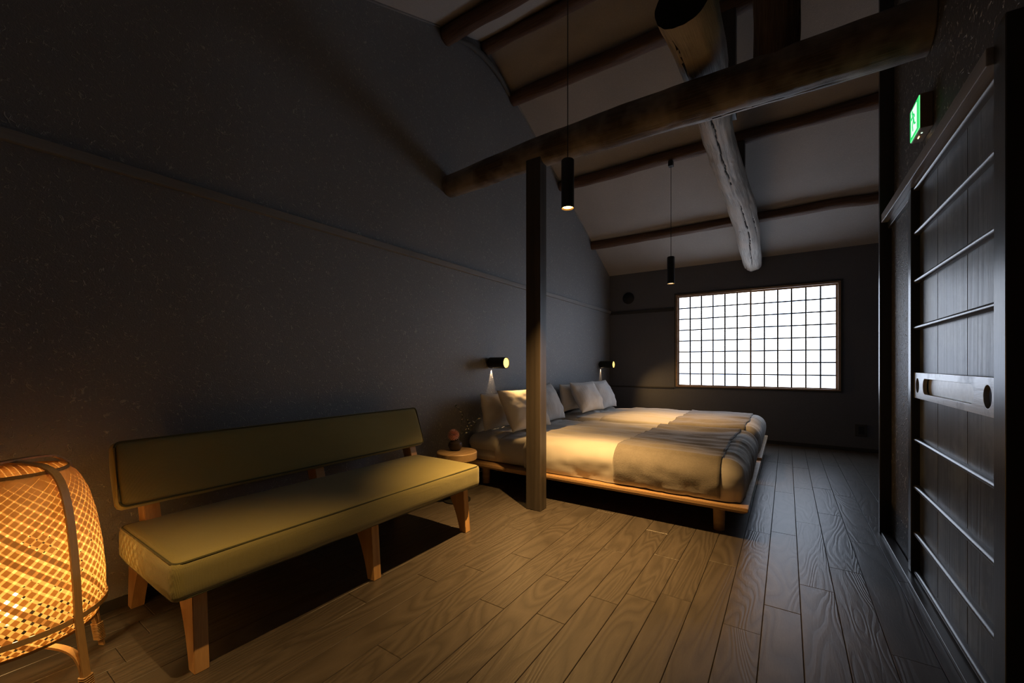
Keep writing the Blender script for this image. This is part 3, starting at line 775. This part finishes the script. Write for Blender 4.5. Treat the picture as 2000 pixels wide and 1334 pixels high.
# ------------------------------------------------------------ beds
def nz(p, s, o=0): return noise.noise(Vector((p[0] * s + o, p[1] * s + o * .7, p[2] * s - o)))
class Duvet:
    """rounded bedding surface: box position -> surface point (bed-local coordinates)"""
    def __init__(s, x0, x1, y0, y1, z0, z1, r, seed): s.b = (x0, x1, y0, y1, z0, z1); s.r = r; s.seed = seed
    def pt(s, p, off=0.0):
        x0, x1, y0, y1, z0, z1 = s.b; r = s.r
        q = Vector((max(x0 + r, min(x1 - r, p.x)), max(y0 + r, min(y1 - r, p.y)), min(z1 - r, p.z)))
        d = p - q; n = d.normalized() if d.length > 1e-9 else Vector((0, 0, 1))
        o = q + n * (r + off)
        k = s.seed
        top = max(0, n.z); side = 1 - top
        # soft loft and long wrinkles on top
        h = .024 * nz((o.x * .9, o.y * 1.6, k), 1.9) + .014 * nz((o.x * .5 + o.y * .4, o.y * 3.2, k + 5), 2.6)
        h += .006 * nz((o.x * 2 - o.y * 2, o.y * 4, k + 9), 3.5)
        w = nz((o.x * .35 + .15 * math.sin(o.y * 4), o.y * 2.5, k + 2), 4.0)
        h += .009 * (1 - abs(w) * 2.5) * (1 if abs(w) < .4 else 0)
        # hanging folds on the sides: ripples run up and down
        down = min(1, max(0, (z1 - o.z) / (z1 - z0)))
        if abs(n.x) > abs(n.y): rip = math.sin(o.y * 34 + 3 * nz((o.y, o.z, k), 3)) * .0085 + .010 * nz((o.y * 3, o.z, k), 3)
        else: rip = .018 * nz((o.x * 2.2, o.z * 2.0, k + 4), 3) + .010 * nz((o.x * 4 + o.z * 3, o.z * 7 - o.x * 2, k), 2.5) - .012 * max(0, 1 - 6 * abs(nz((o.x * 3.5, o.z * 1.2, k + 8), 2))) * down
        hh = h * top + rip * side * (0.35 + .65 * down)
        bulge = .018 * math.sin(PI * min(1, down)) * side
        o = o + n * (hh + bulge)
        return o
    def mesh(s, name, m, parent, res=.022):
        x0, x1, y0, y1, z0, z1 = s.b
        nx = int((x1 - x0) / res); ny = int((y1 - y0) / res); n3 = int((z1 - z0) / res)
        bm = bmesh.new(); vd = {}
        def V(i, j, k):
            key = (i, j, k)
            if key not in vd:
                p = Vector((x0 + (x1 - x0) * i / nx, y0 + (y1 - y0) * j / ny, z0 + (z1 - z0) * k / n3))
                vd[key] = bm.verts.new(s.pt(p))
            return vd[key]
        for i in range(nx):
            for j in range(ny): bm.faces.new((V(i, j, n3), V(i + 1, j, n3), V(i + 1, j + 1, n3), V(i, j + 1, n3)))
        for i in range(nx):
            for k in range(n3):
                for j in (0, ny): bm.faces.new((V(i, j, k), V(i + 1, j, k), V(i + 1, j, k + 1), V(i, j, k + 1)))
        for j in range(ny):
            for k in range(n3):
                for i in (0, nx): bm.faces.new((V(i, j, k), V(i, j + 1, k), V(i, j + 1, k + 1), V(i, j, k + 1)))
        return obj(name, bm, m, parent, smooth=True)
    def strip(s, name, m, parent, xa, xb, off, thick, dn0, dn1, res=.02, wob=.012):
        """cloth laid across: from the near side (down to dn0) over the top to the far side (down to dn1)"""
        x0, x1, y0, y1, z0, z1 = s.b
        L = (z1 - dn0) + (y1 - y0) + (z1 - dn1); ns = int(L / res); nx = int((xb - xa) / res)
        def P(u, v):      # u along profile, v across
            d = u * L
            if d < z1 - dn0: y, z = y0, dn0 + d
            elif d < z1 - dn0 + (y1 - y0): y, z = y0 + d - (z1 - dn0), z1
            else: y, z = y1, z1 - (d - (z1 - dn0) - (y1 - y0))
            e0 = xa + wob * noise.noise(Vector((d * 3, s.seed, 1))) ; e1 = xb + wob * 1.5 * noise.noise(Vector((d * 3.5, s.seed, 5)))
            return Vector((e0 + (e1 - e0) * v, y, z))
        bm = bmesh.new(); A = []; B = []
        for i in range(ns + 1):
            A.append([bm.verts.new(s.pt(P(i / ns, j / nx), off + thick)) for j in range(nx + 1)])
            B.append([bm.verts.new(s.pt(P(i / ns, j / nx), off)) for j in range(nx + 1)])
        for i in range(ns):
            for j in range(nx):
                bm.faces.new((A[i][j], A[i + 1][j], A[i + 1][j + 1], A[i][j + 1])); bm.faces.new((B[i][j], B[i][j + 1], B[i + 1][j + 1], B[i + 1][j]))
        for i in range(ns):
            for j in (0, nx): bm.faces.new((A[i][j], A[i + 1][j], B[i + 1][j], B[i][j]))
        for j in range(nx):
            for i in (0, ns): bm.faces.new((A[i][j], A[i][j + 1], B[i][j + 1], B[i][j]))
        return obj(name, bm, m, parent, smooth=True)
def make_bed(y0, y1, which, blanket_lbl, seed, bx0, bx1):
    bed = empty('bed', (-1.29, (y0 + y1) / 2, 0))
    tag(bed, which, 'bed', 'low platform beds side by side')
    h = (y1 - y0) / 2; X0, X1 = XW + .015 + 1.29, 1.29 - .190
    X1 = -.190 + 1.29
    bm = bmesh.new()      # platform: bevelled slab, chamfered under edge
    for (zz, ins) in ((.160, .022), (.172, 0.004), (.200, 0)):
        pass
    lv = [(.158, .030), (.178, 0.0), (.200, 0.0)]
    rings = [[bm.verts.new(v) for v in ((X0, -h + i, z), (X1 - i, -h + i, z), (X1 - i, h - i, z), (X0, h - i, z))] for z, i in lv]
    for A, B in zip(rings, rings[1:]):
        for k in range(4): bm.faces.new((A[k], A[(k + 1) % 4], B[(k + 1) % 4], B[k]))
    bm.faces.new(rings[0][::-1]); bm.faces.new(rings[-1])
    bmesh.ops.bevel(bm, geom=[e for e in bm.edges if all(v.co.z > .17 for v in e.verts)], offset=.003, segments=2, affect='EDGES')
    obj('platform', bm, M['bedwood'], bed)
    for (x, y) in ((X0 + .16, -h + .135), (X1 - .17, -h + .135), (X0 + .16, h - .135), (X1 - .17, h - .135)):
        lathe('leg', [(0, 0), (.032, 0), (.036, .158), (0, .158)], M['bedwood'], bed, 24, loc=(x, y, 0))
    bm = bmesh.new(); soft_box(bm, (0, 0, 0), (2.06, 2 * h - .16, .200), .035, .05, crown=.004)
    ma = obj('mattress', bm, M['sheet'], bed, loc=((X0 + .03 + X1 - .09) / 2 - .03, 0, .302))
    # duvet as its own cloth, hanging to the platform
    d = Duvet(-1.81 + 1.29, X1 - .035, -h + .045, h - .045, .206, .452, .095, seed)
    d.mesh('duvet', M['sheet'], bed)
    # turned-down sheet flap at the head
    d2 = Duvet(X0 + .02, X0 + .36, -h + .060, h - .060, .310, .436, .060, seed + 3)
    d2.mesh('sheet_fold', M['sheet'], bed, .02)
    d3 = Duvet(X0 + .28, -1.70 + 1.29, -h + .072, h - .072, .222, .430, .060, seed + 6)
    d3.mesh('fitted_sheet', M['sheet'], bed, .03)
    bl = d.strip('blanket', M['blanket'], None, bx0 + 1.29, bx1 + 1.29, .006, .007, .222, .235)
    bl.location = bed.location
    tag(bl, blanket_lbl, 'blanket', 'grey wool throws across the beds')
    return bed
make_bed(2.780, 4.235, 'nearer low oak platform bed with white duvet, beside the post', 'grey brown wool throw folded across the foot of the nearer bed', 1.3, -1.02, -.345)
make_bed(4.370, 5.800, 'farther low oak platform bed with white duvet, under the window', 'grey brown wool throw across the foot of the farther bed', 4.7, -1.02, -.330)

def pillow(x, y, zb, wd, ht, th, lean, rz, m, seed, label):
    """stands on its long edge, leaning back by lean degrees; faces +x"""
    n = 26; bm = bmesh.new()
    def P(u, v, sgn):
        eu = 1 - .10 * (1 - v * v) ** 1.0 * 0 ; 
        yy = u * wd / 2 * (1 - .055 * (1 - v * v)); zz = v * ht / 2 * (1 - .07 * (1 - u * u))
        t = (max(0, 1 - abs(u) ** 2.6) ** .62) * (max(0, 1 - abs(v) ** 2.6) ** .62)
        wr = noise.noise(Vector((u * 2.1 + seed, v * 2.1, sgn * 3))) * .014 + noise.noise(Vector((u * 5 + seed, v * 5, sgn))) * .006
        # wrinkles running in from the corners
        rad = noise.noise(Vector((math.atan2(v, u) * 5, seed, 2.2))) * .008 * min(1, (u * u + v * v))
        sag = -.05 * ht * v * (1 if v > 0 else .3)
        return Vector((sgn * (t * th / 2 + (wr + rad) * min(1, t * 2)) + .012 * noise.noise(Vector((u * 1.5, v * 1.5, seed))), yy, zz + ht / 2 + 0 * sag))
    F = [[None] * (n + 1) for _ in range(n + 1)]; B = [[None] * (n + 1) for _ in range(n + 1)]
    for i in range(n + 1):
        for j in range(n + 1):
            u = math.sin((i / n * 2 - 1) * PI / 2) * .35 + (i / n * 2 - 1) * .65; v = math.sin((j / n * 2 - 1) * PI / 2) * .35 + (j / n * 2 - 1) * .65
            F[i][j] = bm.verts.new(P(u, v, 1))
            B[i][j] = F[i][j] if i in (0, n) or j in (0, n) else bm.verts.new(P(u, v, -1))
    for i in range(n):
        for j in range(n):
            bm.faces.new((F[i][j], F[i + 1][j], F[i + 1][j + 1], F[i][j + 1])); 
            q = (B[i][j], B[i][j + 1], B[i + 1][j + 1], B[i + 1][j])
            try: bm.faces.new(q)
            except ValueError: pass
    o = obj('pillow', bm, m, None, smooth=True)
    o.location = (x, y, zb)
    o.rotation_euler = Euler((0, math.radians(-lean), math.radians(rz)))
    tag(o, label, 'pillow', 'pillows leaning at the heads of the beds')
    return o
pz = .472
pillow(-2.235, 3.175, pz - .02, .56, .34, .15, 8, 0, M['pillow_plain'], 1, 'cream pillow against the wall on the nearer bed, leftmost of all pillows')
pillow(-1.93, 3.235, pz - .01, .60, .40, .17, 27, -6, M['pillow_plain'], 2, 'large cream pillow partly hidden behind the square post')
pillow(-2.02, 3.83, pz - .01, .56, .42, .17, 26, 3, M['pillow_stripe'], 7, 'striped white pillow at the back of the nearer bed, right of the post')
pillow(-2.235, 4.72, pz + .004, .56, .34, .15, 8, 0, M['pillow_plain'], 4, 'plain pillow against the wall at the left of the farther bed')
pillow(-1.98, 4.78, pz + .004, .62, .40, .18, 26, -4, M['pillow_stripe'], 5, 'large striped white pillow at the front left of the farther bed')
pillow(-2.00, 5.40, pz - .01, .56, .41, .17, 26, 0, M['pillow_stripe'], 6, 'striped white pillow at the right of the farther bed, nearest the window')

# ------------------------------------------------------------ woven bamboo floor lamp
lc = (-2.005, .200)
lp = empty('bamboo_lamp', (lc[0], lc[1], 0)); tag(lp, 'glowing woven bamboo basket lamp on bent bamboo legs at the near end of the bench', 'lamp')
prz = [(.215, .186), (.262, .207), (.35, .206), (.45, .198), (.55, .184), (.63, .166), (.69, .142), (.715, .118)]
def Rz(z):
    for (a, ra), (b, rb) in zip(prz, prz[1:]):
        if z <= b: t = (z - a) / (b - a); return ra + (rb - ra) * t
    return prz[-1][1]
shade = empty('lamp_shade'); shade.parent = lp
def helix(dirn, wid, off, jit):
    bm = bmesh.new(); n = 26; th = 0.0; prev = None; zs = [prz[0][0] + (prz[-1][0] - prz[0][0]) * i / n for i in range(n + 1)]
    slope = 1.0
    for i, z in enumerate(zs):
        R_ = Rz(z) + off
        if i:
            dz = z - zs[i - 1]; dr = Rz(z) - Rz(zs[i - 1]); ds = math.hypot(dz, dr); th += dirn * ds / R_ / 1.05
        hw = wid / 2 * 1.414
        zb = min(max(z, prz[0][0]), prz[-1][0])
        a = bm.verts.new((R_ * math.cos(th - hw / R_), R_ * math.sin(th - hw / R_), zb)); b = bm.verts.new((R_ * math.cos(th + hw / R_), R_ * math.sin(th + hw / R_), zb))
        if prev: bm.faces.new((prev[0], prev[1], b, a)).smooth = True
        prev = (a, b)
    return bm
NS = 42
for dirn, off in ((1, .0009), (-1, -.0009)):
    base = obj('bamboo_strip', helix(dirn, .0140, off, 0), M['strip'], shade)
    for k in range(NS):
        o = base if k == 0 else base.copy()
        if k: C.objects.link(o)
        o.rotation_euler = (0, 0, 2 * PI * (k + random.uniform(-.06, .06)) / NS)
# flat woven top
for ax in (0, 1):
    for k in range(-8, 9):
        o_ = k * .0140
        if abs(o_) > .115: continue
        hl = math.sqrt(.118 ** 2 - o_ ** 2); bm = bmesh.new(); zt = .7155 + (.0012 if ax else 0)
        n = 6
        row = [(-hl + 2 * hl * i / n) for i in range(n + 1)]
        pr = None
        for t_ in row:
            zz = zt + .006 * (1 - (t_ * t_ + o_ * o_) / .118 ** 2)
            q = ((t_, o_ - .0058, zz), (t_, o_ + .0058, zz)) if ax == 0 else ((o_ - .0058, t_, zz), (o_ + .0058, t_, zz))
            c2 = [bm.verts.new(p) for p in q]
            if pr: bm.faces.new((pr[0], pr[1], c2[1], c2[0]))
            pr = c2
        obj('top_strip', bm, M['strip'], shade)
def hoop(name, r, z0, z1, t, m, par):
    bm = bmesh.new(); seg = 64; rr = []
    for k in range(seg):
        a = 2 * PI * k / seg; c_, s_ = math.cos(a), math.sin(a)
        rr.append([bm.verts.new((q * c_, q * s_, z)) for q, z in ((r, z0), (r + t, z0), (r + t, z1), (r, z1))])
    for k in range(seg):
        A, B = rr[k], rr[(k + 1) % seg]
        for i in range(4): bm.faces.new((A[i], A[(i + 1) % 4], B[(i + 1) % 4], B[i]))
    return autosmooth(obj(name, bm, m, par))
hoop('rim_hoop', .2085, .256, .273, .004, M['bamboo'], lp)
hoop('rim_hoop', .187, .213, .221, .004, M['bamboo'], lp)
hoop('top_hoop', .117, .708, .722, .004, M['bamboo'], lp)
def band(name, pts, wdir, wid, th, par, m=None):
    P = spline(pts, 40); bm = bmesh.new(); prev = None
    for i, p in enumerate(P):
        d = (P[min(i + 1, len(P) - 1)] - P[max(i - 1, 0)]).normalized(); wv = Vector(wdir).normalized(); nn = d.cross(wv).normalized()
        q = [bm.verts.new(p + wv * a * wid / 2 + nn * b * th / 2) for a, b in ((-1, -1), (1, -1), (1, 1), (-1, 1))]
        if prev:
            for k in range(4): bm.faces.new((prev[k], prev[(k + 1) % 4], q[(k + 1) % 4], q[k]))
        else: bm.faces.new(q[::-1])
        prev = q
    bm.faces.new(prev)
    return autosmooth(obj(name, bm, m or M['bamboo'], par), 50)
for j, az in enumerate((math.radians(30), math.radians(120))):
    c_, s_ = math.cos(az), math.sin(az); zt = .742 + .008 * j
    prof_ = [(.262, 0), (.243, .12), (.222, .26), (.214, .38), (.202, .5), (.186, .61), (.160, .69), (.118, zt - .012), (.05, zt)]
    pts = [(r * c_, r * s_, z) for r, z in prof_] + [(-r * c_, -r * s_, z) for r, z in prof_[::-1]]
    b = band('leg_strap', pts, (-s_, c_, 0), .021, .006, lp)
    for sg_ in (1, -1):
        # curved brace turning in under the basket, bound to the leg with cane
        br = [(sg_ * r * c_, sg_ * r * s_, z) for r, z in ((.250, .03), (.241, .085), (.226, .135), (.195, .165), (.13, .178), (0, .180))]
        band('leg_brace', br, (-s_, c_, 0), .018, .007, lp)
        bm = bmesh.new()
        for k in range(11):
            z = .030 + .0062 * k; r = .262 - .158 * z - .003
            ctr = Vector((sg_ * r * c_, sg_ * r * s_, z)); tdir = Vector((-s_, c_, 0)); rd = Vector((sg_ * c_, sg_ * s_, -.0))
            ring = [ctr + tdir * a + rd * b_ for a, b_ in rrect(.0130, .0105, .004, 2)]; ring.append(ring[0])
            tube_bm(bm, ring, .0027, 5)
        o = obj('cane_binding', bm, M['bamboo'], lp, smooth=True)
lathe('bulb', [(0, .245), (.02, .25), (.03, .27), (.03, .29), (.015, .32), (.012, .335), (0, .335)], emis('basket_bulb', (1.0, .60, .20), 14.0), lp, 20)
lathe('bulb_socket', [(0, .180), (.016, .180), (.018, .244), (0, .244)], M['black_metal'], lp, 16)
pl = bpy.data.lights.new('basket_light', 'POINT'); pl.energy = BASKET_W; pl.color = (1, .62, .24); pl.shadow_soft_size = .032
po = bpy.data.objects.new('basket_light', pl); C.objects.link(po); po.parent = lp; po.location = (0, 0, .36)
